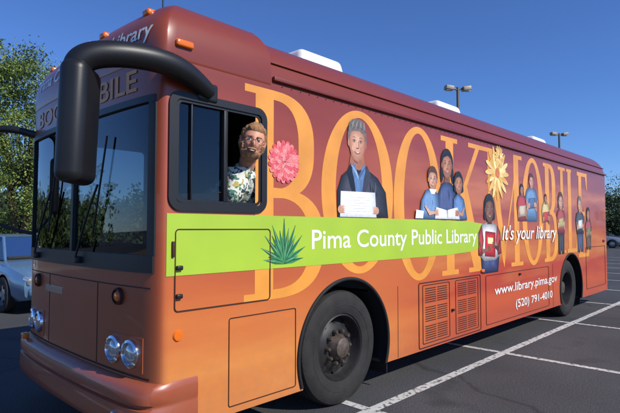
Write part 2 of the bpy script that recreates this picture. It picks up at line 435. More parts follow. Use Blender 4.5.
rbox('side_marker_rear', (10.2, -.01, 1.3), (.1, .03, .05), .01, M_red, bus)
rbox('side_marker_mid', (4.5, -.01, 1.02), (.08, .03, .04), .01, M_amber, bus)
def lamp(name, y, z, r, mlens, yawd=0, bez=True):
    x = xfront(y, z); e = empty(name, (x, y, z), (0, 0, R_(-90+yawd))); e.parent = bus
    lathe('bezel', [(r*.82, -.012), (r*.9, -.03), (r*1.1, -.022), (r*1.16, .0), (r*1.16, .05)], M_chrome if bez else M_seam, e, 32)
    lathe('lens', [(0, -.034), (r*.4, -.031), (r*.7, -.020), (r*.86, -.006), (r*.86, .03)], mlens, e, 32)
for s_ in (0, 1):
    f = (lambda y: y) if s_ == 0 else (lambda y: D-y)
    sg = 1 if s_ == 0 else -1
    lamp('headlamp', f(.26), .745, .082, M_lens, 7*sg); lamp('headlamp_inner', f(.47), .745, .082, M_lens, 5*sg)
    lamp('turn_signal', f(.42), 1.10, .05, M_amber, 5*sg, False)
    front_patch('headlamp_panel', min(f(.14), f(.59)), max(f(.14), f(.59)), .635, .855, .004, .01, M_paint, ny=8, nz=1)
rbox('fog_lamp', (xfront(.3, .5)-.095, .25, .36), (.05, .15, .08), .02, M_chrome, bus, (0, 0, R_(-8)))
rbox('bumper_marker', (xfront(2.1, .5)-.07, 2.12, .60), (.05, .08, .05), .01, M_amber, bus)
def fp(y, z, off=.03): return (xfront(y, z)-off, y, z)
for (ya, yb) in ((1.0, .68), (1.95, 1.58)):
    tube('wiper_arm', [fp(ya, 1.33, .05), fp((ya+yb)/2, 1.6, .06), fp(yb, 1.86, .04)], .008, M_black, bus)
    tube('wiper_blade', [fp(yb+.1, 1.52, .02), fp(yb, 1.86, .022), fp(yb-.08, 2.2, .02)], .007, M_black, bus)
    rbox('wiper_pivot', fp(ya, 1.32, .03), (.05, .05, .05), .01, M_black, bus)

def mirror(nm, sy):
    def Y(y): return y if sy == 0 else D-y
    e = empty(nm); e.parent = bus
    pts = [(.36, Y(-.02), 2.47), (.20, Y(-.07), 2.535), (-.02, Y(-.10), 2.575), (-.28, Y(-.07), 2.565), (-.47, Y(.0), 2.52), (-.50, Y(.04), 2.42), (-.48, Y(.04), 2.25)]
    tube('mirror_arm', pts, .072, M_black, e, radii=[.75, .95, 1.05, 1.05, 1.1, 1.15, .8], res=10)
    rbox('arm_mount', (.35, Y(.0), 2.47), (.16, .06, .13), .02, M_black, e)
    az_ = R_(-40 if sy == 0 else 40)
    rbox('mirror_housing', (-.47, Y(.05), 2.14), (.15, .32, .68), .06, M_black, e, (0, R_(2), az_), seg=5)
    rbox('mirror_glass', (-.405, Y(.105), 2.15), (.01, .24, .5), .004, M_chrome, e, (0, R_(2), az_))
mirror('near_mirror', 0)
e = empty('far_mirror'); e.parent = bus
tube('mirror_arm', [(.1, D-.05, 2.42), (-.1, D+.05, 2.50), (-.30, D+.27, 2.50), (-.40, D+.53, 2.42), (-.40, D+.6, 2.2)], .035, M_black, e)
tube('mirror_stay', [(.1, D-.03, 1.5), (-.15, D+.25, 1.52), (-.38, D+.55, 1.75)], .018, M_black, e)
rbox('mirror_housing', (-.40, D+.61, 2.02), (.12, .22, .62), .045, M_black, e, seg=5)
for x, hh in ((2.26, .26), (4.98, .24), (8.6, .22)):
    e = empty('roof_air_conditioner', (x, .96, 3.10)); e.parent = bus
    rbox('shroud', (0, 0, hh/2+.03), (.74, .66, hh), .06, M_white, e, seg=4, taper=.86)
    rbox('gasket', (0, 0, .01), (.7, .6, .08), .005, M_black, e)
    for k in range(6): rbox('vent_slot', (-.2+.08*k, -.318, .12), (.05, .02, .012), .002, M_black, e, (R_(-12), 0, 0))
tube('antenna', [(.22, .36, 2.95), (.22, .36, 3.75)], .006, M_black, bus)
rbox('antenna_base', (.22, .36, 3.08), (.06, .06, .08), .015, M_black, bus)

def wheel(name, x, yc, side, dual=False):
    e = empty(name, (x, yc, WR), (0, 0, 0 if side == 0 else math.pi)); e.parent = bus
    T = [(.285, -.105), (.30, -.128), (.34, -.142), (.37, -.143), (.372, -.146), (.38, -.146), (.382, -.144), (.41, -.145), (.455, -.138), (.485, -.12), (.498, -.095)]
    gro = []
    for yy in (-.06, 0, .06): gro += [(.5, yy-.012), (.487, yy-.009), (.487, yy+.009), (.5, yy+.012)]
    T2 = T+gro+[(r, -y) for r, y in reversed(T)]
    lathe('tyre', T2, M_tyre, e, 72, smooth=25)
    if dual: lathe('inner_tyre', T2, M_tyre, e, 48, (0, .33, 0))
    if not dual:
        P = [(.288, -.10), (.292, -.118), (.28, -.124), (.268, -.10), (.262, -.045), (.245, -.025), (.20, -.045), (.165, -.07), (.12, -.075), (.118, -.075)]
        hubp = [(.118, -.072), (.112, -.10), (.095, -.125), (.085, -.15), (.05, -.165), (0, -.168)]; ry, hy = -.045, -.075
    else:
        P = [(.288, -.10), (.292, -.118), (.28, -.124), (.268, -.10), (.262, .02), (.245, .06), (.20, .07), (.165, .065), (.13, .06)]
        hubp = [(.13, .062), (.125, -.02), (.105, -.04), (.10, -.06), (.05, -.065), (0, -.066)]; ry, hy = .07, .062
    lathe('rim', P, M_steel, e, 56)
    lathe('hub', hubp, M_hub, e, 32)
    for k in range(10):
        a = 2*math.pi*k/10
        lathe('lug_nut', [(0, -.045), (.012, -.045), (.017, -.035), (.018, 0)], M_hub, e, 6, (.142*math.cos(a), hy, .142*math.sin(a)), smooth=20)
        if k % 2 == 0 or not dual:
            lathe('hand_hole', [(0, -.004), (.022, -.004), (.026, .004)], M_well, e, 20, (.218*math.cos(a+.3), ry+.003, .218*math.sin(a+.3)), (0, 0, 0))
wheel('front_wheel', WX1, .20, 0); wheel('front_wheel_far', WX1, D-.20, 1)
wheel('rear_wheel', WX2, .20, 0, True); wheel('rear_wheel_far', WX2, D-.20, 1, True)
for wx in (WX1, WX2):
    tube('axle', [(wx, .3, .5), (wx, D-.3, .5)], .07, M_well, bus)
    for ys in (-.004, D+.004):
        pts = [(wx+.61*math.cos(R_(a)), ys, .5+.61*math.sin(R_(a))) for a in range(-22, 203, 6)]
        tube('arch_lip', pts, .016, M_rubber, bus)
    rbox('mud_flap', (wx+.66, .25, .32), (.015, .4, .36), .004, M_rubber, bus)
rbox('chassis', (5, H, .40), (8.5, 1.0, .24), .03, M_well, bus)

# ------------------------------------------------------------ cab interior
M_seat = mat('seat_fabric', (60, 58, 66), .9, var=.2, bump=.3)
rbox('dashboard', (.28, H, 1.28), (.34, D-.25, .3), .06, M_dark, bus)
rbox('driver_seat_base', (1.0, .6, 1.17), (.48, .48, .42), .06, M_seat, bus)
rbox('driver_seat_back', (1.28, .6, 1.68), (.14, .5, .72), .06, M_seat, bus, (0, R_(10), 0))
sw = lathe('steering_wheel', [(.20+.016*math.cos(a*math.pi/6), .016*math.sin(a*math.pi/6)) for a in range(13)], M_black, bus, 40, (.42, .6, 1.62), (R_(90), 0, 0))
sw.rotation_euler = (Matrix.Rotation(R_(-28), 4, 'Y') @ Matrix.Rotation(R_(90), 4, 'X')).to_euler()
tube('steering_column', [(.42, .6, 1.62), (.28, .6, 1.35)], .03, M_black, bus)
rbox('cab_bulkhead', (2.33, H, 1.85), (.03, D-.17, 1.78), .003, mat('bulkhead', (120, 112, 100), .7, var=.1), bus)

# ------------------------------------------------------------ SIDE ARTWORK (vinyl wrap printed on the flat side)
def vin(name, rgb, var=.1, vs_=10): return mat('vinyl_'+name, rgb, .42, coat=.15, var=var, vscale=vs_)
V = {
 'gold': vin('gold', (226, 150, 60), .14, 3), 'lime': vin('lime', (164, 194, 54), .07, 2), 'white': vin('white', (236, 236, 232), .02),
 'suit': vin('suit', (40, 40, 54), .3, 14), 'blue': vin('blue', (92, 126, 170), .25, 16), 'grey': vin('grey', (112, 104, 98), .3, 50), 'dark': vin('dark', (30, 24, 22), .4, 50),
 'brown': vin('brown', (84, 52, 32), .35, 50), 'agave': vin('agave', (38, 104, 66), .3, 16), 'agave2': vin('agave2', (70, 142, 92), .25, 16),
 'cream': vin('cream', (248, 230, 166), .12, 12), 'paper': vin('paper', (226, 228, 232), .06, 20),
 'goldd': vin('goldd', (206, 116, 44), .2, 20)}
SK = {'skin': ((218, 168, 140), (164, 106, 80)), 'skin2': ((192, 134, 100), (130, 80, 56)), 'skin3': ((140, 92, 68), (84, 52, 38))}
def mixc(a, b_, t): return tuple(int(round(a[i]+(b_[i]-a[i])*t)) for i in range(3))
def smooth_pts(pts, k=5):
    o = []; n = len(pts)
    for i in range(n):
        p0, p1, p2, p3 = (Vector(pts[(i+d) % n]) for d in (-1, 0, 1, 2))
        for j in range(k):
            t = j/k
            o.append(tuple(.5*((2*p1)+(-p0+p2)*t+(2*p0-5*p1+4*p2-p3)*t*t+(-p0+3*p1-3*p2+p3)*t**3)))
    return o
class Art:
    def __init__(s, name, base, step=.00006):
        s.name = name; s.y = -base; s.step = step; s.vs = []; s.fs = []; s.mi = []; s.mats = []; s.rnd = random.Random(name)
    def _m(s, k):
        m = V[k] if isinstance(k, str) else vin('ink_%d_%d_%d' % k, k, .10, 24)
        if m not in s.mats: s.mats.append(m)
        return s.mats.index(m)
    def poly(s, pts, k, sm=False):
        if sm: pts = smooth_pts(pts)
        ar = sum(pts[i][0]*pts[(i+1) % len(pts)][1]-pts[(i+1) % len(pts)][0]*pts[i][1] for i in range(len(pts)))
        if ar < 0: pts = pts[::-1]
        i = len(s.vs); s.vs += [(x, s.y, z) for x, z in pts]; s.fs.append(tuple(range(i, i+len(pts)))); s.mi.append(s._m(k)); s.y -= s.step
    def ell(s, cx, cz, rx, rz, k, a0=0, a1=360, rot=0, n=28):
        c, q = math.cos(R_(rot)), math.sin(R_(rot)); P = []
        for i in range(n+(0 if a1-a0 == 360 else 1)):
            a = R_(a0+(a1-a0)*i/n); u, v = rx*math.cos(a), rz*math.sin(a); P.append((cx+u*c-v*q, cz+u*q+v*c))
        s.poly(P, k)
    def stroke(s, pts, w, k, w2=None):
        P = [Vector(p) for p in pts]; n = len(P); Lf = []; Rt = []
        for i, p in enumerate(P):
            d = (P[min(n-1, i+1)]-P[max(0, i-1)]); d = d.normalized() if d.length else Vector((1, 0)); nn = Vector((-d.y, d.x))
            ww = w*math.sin(math.pi*(.12+.76*i/(n-1)))
            Lf.append(tuple(p+nn*ww)); Rt.append(tuple(p-nn*ww))
        s.poly(Lf+Rt[::-1], k)
    def graded(s, pts, hi, lo, steps=6, shift=(-.10, .06), cen=None, smin=.35):
        n = len(pts); cx = sum(p[0] for p in pts)/n; cz = sum(p[1] for p in pts)/n
        if cen: cx, cz = cen
        W_ = max(p[0] for p in pts)-min(p[0] for p in pts)
        for i in range(steps):
            t = i/(steps-1); sc = 1-(1-smin)*t
            s.poly([(cx+(x-cx)*sc+shift[0]*W_*t, cz+(z-cz)*sc+shift[1]*W_*t) for x, z in pts], mixc(lo, hi, t**.8))
    def cloth(s, pts, col, sm=True, folds=7):
        P = smooth_pts(pts) if sm else pts
        lo = mixc(col, (0, 0, 0), .42); hi = mixc(col, (255, 255, 255), .12)
        s.graded(P, hi, lo, 7, (-.05, .02), smin=.55)
        x0, x1 = min(p[0] for p in P), max(p[0] for p in P); z0, z1 = min(p[1] for p in P), max(p[1] for p in P)
        for i in range(folds):
            u = x0+(x1-x0)*s.rnd.uniform(.2, .8); v = z0+(z1-z0)*s.rnd.uniform(.15, .55); l = (z1-z0)*s.rnd.uniform(.15, .3); d = s.rnd.uniform(-.25, .25)*l
            s.stroke([(u, v), (u+d*.3, v+l*.4), (u+d, v+l)], (x1-x0)*.014, mixc(col, (0, 0, 0), .3) if i % 2 else mixc(col, (255, 255, 255), .2))
    def strip(s, A, B, k):
        i = len(s.vs); n = len(A); s.vs += [(x, s.y, z) for x, z in A]+[(x, s.y, z) for x, z in B]
        for j in range(n-1): s.fs.append((i+j, i+j+1, i+n+j+1, i+n+j)); s.mi.append(s._m(k))
        s.y -= s.step
    def done(s):
        me = mesh_from(s.vs, s.fs)
        for m in s.mats: me.materials.append(m)
        for p, q in zip(me.polygons, s.mi): p.material_index = q
        bm = bmesh.new(); bm.from_mesh(me)
        for f in bm.faces:
            f.normal_update()
            if f.normal.y > 0: f.normal_flip()
        bm.to_mesh(me); bm.free()
        return obj(s.name, me, None, bus)

def glyph(a, ch, x0, x1, z0, z1, k='gold'):
    w, h = x1-x0, z1-z0
    def P(u, v): return (x0+u*w, z0+v*h)
    def rect(u0, u1, v0, v1): a.poly([P(u0, v0), P(u1, v0), P(u1, v1), P(u0, v1)], k)
    def serif(u0, u1, v):
        t = .035; rect(u0, u1, v-(t if v > .5 else 0), v+(0 if v > .5 else t))
    th = .18/w*1.0; th = min(th, .3)
    if ch == 'B':
        rect(.12, .12+th, .0, 1.0); serif(0, .35, 1); serif(0, .35, 0)
        for (v0, v1, ue) in ((.48, 1.0, .86), (0, .53, 1.0)):
            A = []; B = []; vm = (v0+v1)/2; hv = (v1-v0)/2; us = .12+th
            for i in range(25):
                t = R_(90-180*i/24)
                e = 2.6
                c, s_ = abs(math.cos(t))**(2/e), math.copysign(abs(math.sin(t))**(2/e), math.sin(t))
                A.append(P(us+(ue-us)*c, vm+hv*s_)); B.append(P(us+(ue-us-th*1.0)*c, vm+(hv-.045)*s_))
            a.strip(A, B, k)
    elif ch == 'O':
        A = []; B = []
        for i in range(65):
            t = 2*math.pi*i/64; A.append(P(.5+.5*math.cos(t), .5+.515*math.sin(t))); B.append(P(.5+(.5-th*1.02)*math.cos(t), .5+.47*math.sin(t)))
        a.strip(A, B, k)
    elif ch == 'K':
        rect(.1, .1+th, 0, 1); serif(0, .36, 1); serif(0, .36, 0)
        a.poly([P(.1+th, .44), P(.80, .97), P(.90, .97), P(.1+th, .36)], k)
        a.poly([P(.36, .56), P(.36+th*1.3, .66), P(.97, .03), P(.97-th*1.5, .03)], k)
        serif(.62, 1.0, 1); serif(.6, 1.06, 0)
    elif ch == 'M':
        rect(.10, .15, 0, 1); rect(.90-th, .90, 0, 1)
        a.poly([P(.10, 1), P(.10+th*1.1, 1), P(.52, .14), P(.48, 0), P(.44, .06)], k)
        a.poly([P(.47, .05), P(.90, 1), P(.86, 1), P(.50, .18)], k)
        serif(0, .25, 0); serif(.66, 1, 0); serif(0, .2, 1); serif(.8, 1, 1)
    elif ch == 'I':
        rect(.5-th/2, .5+th/2, 0, 1); serif(.1, .9, 1); serif(.1, .9, 0)
    elif ch == 'L':
        rect(.12, .12+th, 0, 1); serif(0, .48, 1); rect(0, 1, 0, .045); a.poly([P(1, 0), P(1, .22), P(.93, .22), P(.8, .045)], k)
    elif ch == 'E':
        rect(.12, .12+th, 0, 1); rect(0, .95, .955, 1); rect(0, 1, 0, .045); rect(.12, .7, .49, .535)
        a.poly([P(.95, 1), P(.95, .8), P(.88, .8), P(.78, .955)], k); a.poly([P(1, 0), P(1, .22), P(.93, .22), P(.8, .045)], k)
        a.poly([P(.7, .40), P(.7, .62), P(.65, .56), P(.65, .46)], k)
a = Art('wrap_giant_lettering', .0012, .00005)
for ch, x0, x1, zb in (('B', .68, 1.53, 1.02), ('O', 1.50, 2.55, 1.165), ('O', 2.56, 3.50, 1.03), ('K', 3.50, 4.58, 1.02), ('M', 4.58, 5.86, 1.02), ('O', 5.84, 6.72, 1.02), ('B', 6.74, 7.40, 1.02), ('I', 7.40, 7.86, 1.13), ('L', 7.88, 8.48, 1.13), ('E', 8.50, 9.15, 1.02)):
    glyph(a, ch, x0, x1, zb, 2.61)
a.done()
a = Art('wrap_lime_band', .0036)
top = [(.061, 1.648), (3.2, 1.648), (4.1, 1.642), (4.75, 1.60), (5.1, 1.50)]
bot = [(5.1, 1.50), (4.7, 1.36), (4.2, 1.27), (3.6, 1.25), (.061, 1.25)]
a.poly(top+bot[1:], 'lime')
a.done()

def face(a, cx, cz, r, skin='skin', hair='dark', style='short', smile=True, sx=.70, turn=0.0):
    rx, rz = r*sx, r; hi, lo = SK[skin]; mid = mixc(hi, lo, .5)
    hc = {'dark': (34, 26, 24), 'brown': (88, 56, 36), 'grey': (118, 110, 104)}[hair]; hl = mixc(hc, (255, 240, 220), .22)
    if style in ('long', 'bob'):
        dn = -1.25 if style == 'long' else -.75
        for s_ in (-1, 1):
            a.poly([(cx+s_*rx*.55, cz+.9*rz), (cx+s_*rx*1.15, cz+.55*rz), (cx+s_*rx*1.25, cz-.2*rz), (cx+s_*rx*1.3, cz+dn*.8*rz), (cx+s_*rx*1.05, cz+dn*rz), (cx+s_*rx*.7, cz-.6*rz)], hair, True)
    a.ell(cx, cz+.24*r, rx*1.15, rz*.92, hair)
    a.ell(cx-rx*.99, cz-.05*r, rx*.12, rz*.18, mid); a.ell(cx+rx*.99, cz-.05*r, rx*.12, rz*.18, lo)
    F = smooth_pts([(cx-rx*.93, cz+.25*rz), (cx-rx*.9, cz-.3*rz), (cx-rx*.58, cz-.80*rz), (cx, cz-rz), (cx+rx*.58, cz-.80*rz), (cx+rx*.9, cz-.3*rz), (cx+rx*.93, cz+.25*rz), (cx+rx*.62, cz+.64*rz), (cx, cz+.74*rz), (cx-rx*.62, cz+.64*rz)])
    a.graded(F, hi, lo, 10, (-.07, .05), (cx, cz), .35)
    a.ell(cx-rx*.45, cz-.28*rz, rx*.24, rz*.13, mixc(hi, (220, 110, 90), .12)); a.ell(cx+rx*.5, cz-.28*rz, rx*.2, rz*.12, mixc(mid, (200, 90, 70), .12))
    if style in ('long', 'bob'):
        a.poly([(cx-rx*1.05, cz+.1*rz), (cx-rx*.98, cz+.7*rz), (cx-rx*.3, cz+1.08*rz), (cx+rx*.5, cz+1.02*rz), (cx+rx*1.02, cz+.6*rz), (cx+rx*1.04, cz+.15*rz), (cx+rx*.75, cz+.5*rz), (cx+rx*.15, cz+.68*rz), (cx-rx*.7, cz+.48*rz)], hair)
    else:
        a.poly([(cx-rx*1.0, cz+.15*rz), (cx-rx*1.05, cz+.7*rz), (cx-rx*.4, cz+1.12*rz), (cx+rx*.5, cz+1.10*rz), (cx+rx*1.05, cz+.65*rz), (cx+rx*1.0, cz+.15*rz), (cx+rx*.82, cz+.48*rz), (cx+rx*.3, cz+.62*rz), (cx-rx*.5, cz+.60*rz), (cx-rx*.84, cz+.42*rz)], hair)
    for i in range(9):
        t = -1+2*i/8; a.stroke([(cx+t*rx*.25, cz+1.02*rz), (cx+t*rx*.7, cz+.9*rz), (cx+t*rx*.95, cz+.62*rz)], rx*.02, hl if i % 2 else mixc(hc, (0, 0, 0), .4))
    dk = mixc(lo, (20, 10, 8), .55)
    for s_ in (-1, 1):
        ex = cx+s_*rx*.40; ez = cz+.08*rz
        a.ell(ex, ez+.02*rz, rx*.24, rz*.10, mixc(hi, lo, .75)); a.ell(ex, ez, rx*.15, rz*.04, (196, 186, 176)); a.ell(ex, ez+.004*rz, rx*.075, rz*.045, (30, 22, 20))
        a.stroke([(ex-rx*.17, ez+.02*rz), (ex, ez+.05*rz), (ex+rx*.17, ez+.02*rz)], rz*.016, dk)
        a.stroke([(ex-rx*.2, ez+.17*rz), (ex, ez+.22*rz), (ex+rx*.2, ez+.16*rz)], rz*.025, mixc(hc, lo, .25))
    a.stroke([(cx+rx*.10, cz+.08*rz), (cx+rx*.15, cz-.1*rz), (cx+rx*.19, cz-.24*rz)], rx*.055, mixc(hi, lo, .8)); a.stroke([(cx-rx*.01, cz+.1*rz), (cx, cz-.05*rz), (cx, cz-.2*rz)], rx*.035, mixc(hi, (255, 255, 255), .25))
    a.ell(cx, cz-.265*rz, rx*.17, rz*.035, mixc(lo, dk, .35))
    a.stroke([(cx-rx*.34, cz-.45*rz), (cx-rx*.13, cz-.52*rz), (cx+rx*.13, cz-.52*rz), (cx+rx*.34, cz-.45*rz)], rz*.052, mixc(lo, (140, 44, 44), .4))
    if smile: a.stroke([(cx-rx*.24, cz-.46*rz), (cx, cz-.50*rz), (cx+rx*.24, cz-.46*rz)], rz*.024, (216, 208, 198))
    a.stroke([(cx-rx*.4, cz-.88*rz), (cx, cz-.99*rz), (cx+rx*.45, cz-.86*rz)], rz*.03, lo)

def hand(a, x, z, s_, k):
    hi, lo = SK[k]; a.ell(x, z, .040, .036, mixc(hi, lo, .35))
    for i in range(4):
        a.stroke([(x, z+.026-.018*i), (x-s_*.03, z+.03-.018*i), (x-s_*.055, z+.024-.018*i)], .0085, mixc(hi, lo, .15*i))
a = Art('wrap_man_with_book', .0062)
a.poly([(1.89, 2.24), (2.07, 2.24), (2.11, 2.05), (1.85, 2.05)], SK['skin'][1])
a.cloth([(1.70, 1.655), (1.70, 1.88), (1.76, 2.02), (1.90, 2.11), (2.0, 2.08), (2.10, 2.11), (2.29, 2.03), (2.42, 1.90), (2.46, 1.655)], (46, 46, 60), False, 12)
a.poly([(1.90, 2.11), (1.93, 2.15), (2.0, 2.02), (2.07, 2.15), (2.10, 2.11), (2.05, 1.78), (1.95, 1.78)], 'blue')
a.stroke([(1.90, 2.12), (1.96, 2.06), (2.0, 2.0)], .012, (150, 176, 210)); a.stroke([(2.10, 2.12), (2.04, 2.06), (2.0, 2.0)], .012, (66, 92, 134))
a.poly([(1.88, 2.14), (1.93, 2.0), (1.97, 1.80), (1.88, 1.92), (1.83, 2.05)], (26, 26, 36)); a.poly([(2.12, 2.14), (2.07, 2.0), (2.03, 1.80), (2.12, 1.92), (2.18, 2.05)], (60, 60, 74))
face(a, 1.98, 2.33, .18, 'skin', 'grey', 'short', sx=.68)
a.poly([(1.85, 2.42), (1.87, 2.51), (1.95, 2.55), (2.07, 2.53), (2.11, 2.43), (2.08, 2.46), (1.98, 2.475), (1.89, 2.45)], 'grey', True)
for i in range(8): a.stroke([(1.88+.028*i, 2.46), (1.885+.028*i, 2.50), (1.91+.024*i, 2.535)], .004, (168, 160, 150) if i % 2 else (84, 78, 74))
a.graded([(1.73, 1.655), (1.74, 1.88), (2.24, 1.89), (2.26, 1.655)], (244, 244, 244), (206, 208, 214), 5, smin=.7)
for k in range(6): a.stroke([(1.82, 1.83-.025*k), (2.0, 1.833-.025*k), (2.17, 1.835-.025*k)], .0016, (150, 150, 156))
for x in (1.74, 2.26): hand(a, x, 1.72, -1 if x < 2 else 1, 'skin')
a.done()
a = Art('wrap_mother_and_children', .0062)
a.cloth([(3.38, 1.655), (3.40, 1.92), (3.50, 2.06), (3.63, 2.11), (3.76, 2.06), (3.86, 1.92), (3.92, 1.655)], (52, 66, 116), False, 9)
a.poly([(3.56, 2.08), (3.70, 2.08), (3.68, 2.2), (3.59, 2.2)], SK['skin2'][1])
face(a, 3.63, 2.28, .165, 'skin2', 'dark', 'long')
a.cloth([(3.02, 1.655), (3.06, 1.85), (3.16, 1.97), (3.30, 2.0), (3.42, 1.93), (3.48, 1.655)], (100, 140, 190), False)
face(a, 3.30, 2.09, .13, 'skin', 'brown', 'short'); a.poly([(3.22, 1.985), (3.38, 1.985), (3.33, 1.93), (3.26, 1.93)], 'white')
a.cloth([(3.74, 1.655), (3.76, 1.9), (3.88, 1.98), (4.02, 1.9), (4.10, 1.655)], (84, 122, 180), False)
face(a, 3.89, 2.08, .13, 'skin2', 'dark', 'bob')
a.graded([(3.33, 1.66), (3.36, 1.79), (3.60, 1.76), (3.62, 1.66)], (242, 242, 240), (200, 202, 206), 4, smin=.7); a.graded([(3.62, 1.66), (3.61, 1.76), (3.86, 1.80), (3.90, 1.66)], (236, 236, 232), (190, 192, 198), 4, smin=.7)
a.stroke([(3.12, 1.80), (3.22, 1.72), (3.36, 1.73)], .026, SK['skin'][0]); a.stroke([(4.02, 1.8), (3.96, 1.72), (3.84, 1.73)], .026, SK['skin2'][0])
hand(a, 3.36, 1.73, -1, 'skin'); hand(a, 3.84, 1.73, 1, 'skin2')
a.poly([(2.93, 1.66), (2.95, 1.75), (3.1, 1.74), (3.08, 1.66)], 'paper')
a.done()
a = Art('wrap_girl_with_book', .0062)
a.cloth([(4.50, .98), (4.47, 1.2), (4.52, 1.42), (4.95, 1.42), (5.02, 1.2), (4.98, .98)], (48, 58, 110), False)
a.cloth([(4.42, 1.22), (4.40, 1.50), (4.52, 1.61), (4.72, 1.65), (4.92, 1.61), (5.06, 1.50), (5.08, 1.22), (4.9, 1.14), (4.56, 1.14)], (226, 226, 226), False)
a.cloth([(4.41, 1.5), (4.5, 1.6), (4.55, 1.4), (4.50, 1.2), (4.40, 1.22)], (176, 40, 44), False, 3); a.cloth([(5.06, 1.5), (4.96, 1.6), (4.91, 1.4), (4.97, 1.2), (5.08, 1.22)], (176, 40, 44), False, 3)
a.poly([(4.66, 1.61), (4.80, 1.61), (4.79, 1.68), (4.67, 1.68)], SK['skin3'][1])
face(a, 4.73, 1.80, .18, 'skin3', 'dark', 'bob')
a.graded([(4.58, 1.20), (4.60, 1.52), (4.90, 1.50), (4.88, 1.18)], (206, 50, 54), (140, 24, 30), 4, smin=.6); a.poly([(4.66, 1.36), (4.66, 1.44), (4.82, 1.43), (4.82, 1.35)], 'cream')
a.stroke([(4.44, 1.38), (4.52, 1.26), (4.72, 1.30)], .032, SK['skin3'][0]); a.stroke([(5.04, 1.4), (4.98, 1.28), (4.82, 1.34)], .032, SK['skin3'][1])
hand(a, 4.70, 1.30, -1, 'skin3'); hand(a, 4.84, 1.34, 1, 'skin3')
a.done()
def bust(name, cx, zt, zb, wd, top, skin, hair, style, legs=None, book=(222, 222, 218)):
    a = Art(name, .0062); r = min(.15, (zt-zb)*.16); hz = zt-r
    zs = hz-r*.85
    if legs:
        zw = zb+(zs-zb)*.45
        a.cloth([(cx-wd*.36, zw+.05), (cx+wd*.36, zw+.05), (cx+wd*.32, zb), (cx+.03, zb), (cx, zw-.12), (cx-.03, zb), (cx-wd*.32, zb)], legs, False, 3)
    else: zw = zb
    a.cloth([(cx-wd*.40, zw), (cx-wd*.5, zs-.14), (cx-wd*.38, zs-.03), (cx-.05, zs+.02), (cx+.05, zs+.02), (cx+wd*.38, zs-.03), (cx+wd*.5, zs-.14), (cx+wd*.40, zw)], top, False, 5)
    a.poly([(cx-.04, zs-.03), (cx+.04, zs-.03), (cx+.04, zs+.06), (cx-.04, zs+.06)], SK[skin][1])
    face(a, cx, hz, r, skin, hair, style)
    hi, lo = SK[skin]
    a.stroke([(cx-wd*.42, zs-.18), (cx-wd*.35, zs-.32), (cx-.08, zs-.27)], .03, mixc(hi, lo, .3)); a.stroke([(cx+wd*.42, zs-.18), (cx+wd*.35, zs-.34), (cx+.08, zs-.28)], .03, mixc(hi, lo, .6))
    a.graded([(cx-.14, zs-.32), (cx+.13, zs-.30), (cx+.15, zs-.14), (cx-.12, zs-.16)], book, mixc(book, (0, 0, 0), .3), 4, smin=.6); hand(a, cx+.14, zs-.25, 1, skin); hand(a, cx-.13, zs-.27, -1, skin)
    a.done()
bust('wrap_woman_in_red', 5.84, 2.20, 1.66, .40, (176, 40, 44), 'skin2', 'dark', 'bob', book=(206, 196, 170))
bust('wrap_man_in_blue', 6.22, 2.38, 1.66, .52, (96, 134, 180), 'skin', 'brown', 'short', book=(90, 110, 150))
bust('wrap_boy_reading', 6.82, 2.10, 1.66, .38, (216, 190, 120), 'skin2', 'dark', 'short', book=(190, 60, 50))
bust('wrap_teenager', 7.55, 2.16, 1.12, .44, (168, 50, 48), 'skin', 'brown', 'bob', (44, 44, 54), book=(190, 170, 110))
bust('wrap_elder_reader', 8.62, 2.14, 1.12, .52, (52, 52, 64), 'skin', 'grey', 'short', (58, 66, 96))
bust('wrap_woman_reader', 9.15, 1.95, 1.15, .44, (160, 56, 60), 'skin2', 'dark', 'long', (84, 66, 54), book=(120, 130, 90))
a = Art('wrap_pink_dahlia', .0062, .00004)
cx, cz = 1.07, 2.07
for ring, (rr_, n_, ln) in enumerate(((.125, 19, .062), (.108, 17, .058), (.088, 16, .054), (.068, 14, .048), (.048, 11, .040), (.030, 8, .032), (.014, 6, .022))):
    for i in range(n_):
        t = 360*i/n_+ring*13; c, s_ = math.cos(R_(t)), math.sin(R_(t)); w_ = ln*.42
        col = mixc((214, 74, 84), (250, 170, 162), min(1, max(0, .35+.35*math.sin(i*2.4+ring)+.05*ring)))
        bx, bz = cx+c*(rr_-ln*.5), cz+s_*(rr_-ln*.5); tx, tz = cx+c*(rr_+ln*.62), cz+s_*(rr_+ln*.62); mx_, mz_ = cx+c*(rr_+ln*.15), cz+s_*(rr_+ln*.15)
        a.poly([(bx, bz), (mx_-s_*w_, mz_+c*w_), (tx-s_*w_*.6, tz+c*w_*.6), (tx+c*.006, tz+s_*.006), (tx+s_*w_*.6, tz-c*w_*.6), (mx_+s_*w_, mz_-c*w_)], col)
        a.stroke([(bx, bz), (mx_, mz_), (tx, tz)], .0022, mixc(col, (150, 20, 40), .4))
a.done()
a = Art('wrap_agave', .0062)
cx, cz = 1.07, 1.29
for i, (t, l) in enumerate(((8, .2), (172, .2), (28, .25), (152, .25), (48, .28), (132, .28), (68, .31), (112, .31), (90, .34), (18, .16), (162, .16), (60, .24), (120, .24), (80, .27), (100, .25))):
    c, s_ = math.cos(R_(t)), math.sin(R_(t)); wv = .021
    tip = (cx+c*l*1.05, cz+s_*l)
    a.poly([(cx-s_*wv*.6, cz+c*wv*.6), (cx+c*l*.45-s_*wv, cz+s_*l*.45+c*wv), tip, (cx+c*l*.45+s_*wv, cz+s_*l*.45-c*wv), (cx+s_*wv*.6, cz-c*wv*.6)], 'agave' if i % 2 else 'agave2')
    a.stroke([(cx, cz), (cx+c*l*.5, cz+s_*l*.5), tip], .005, (110, 170, 118) if i % 2 else (28, 78, 50))
a.done()
a = Art('wrap_yellow_blossom', .0062)
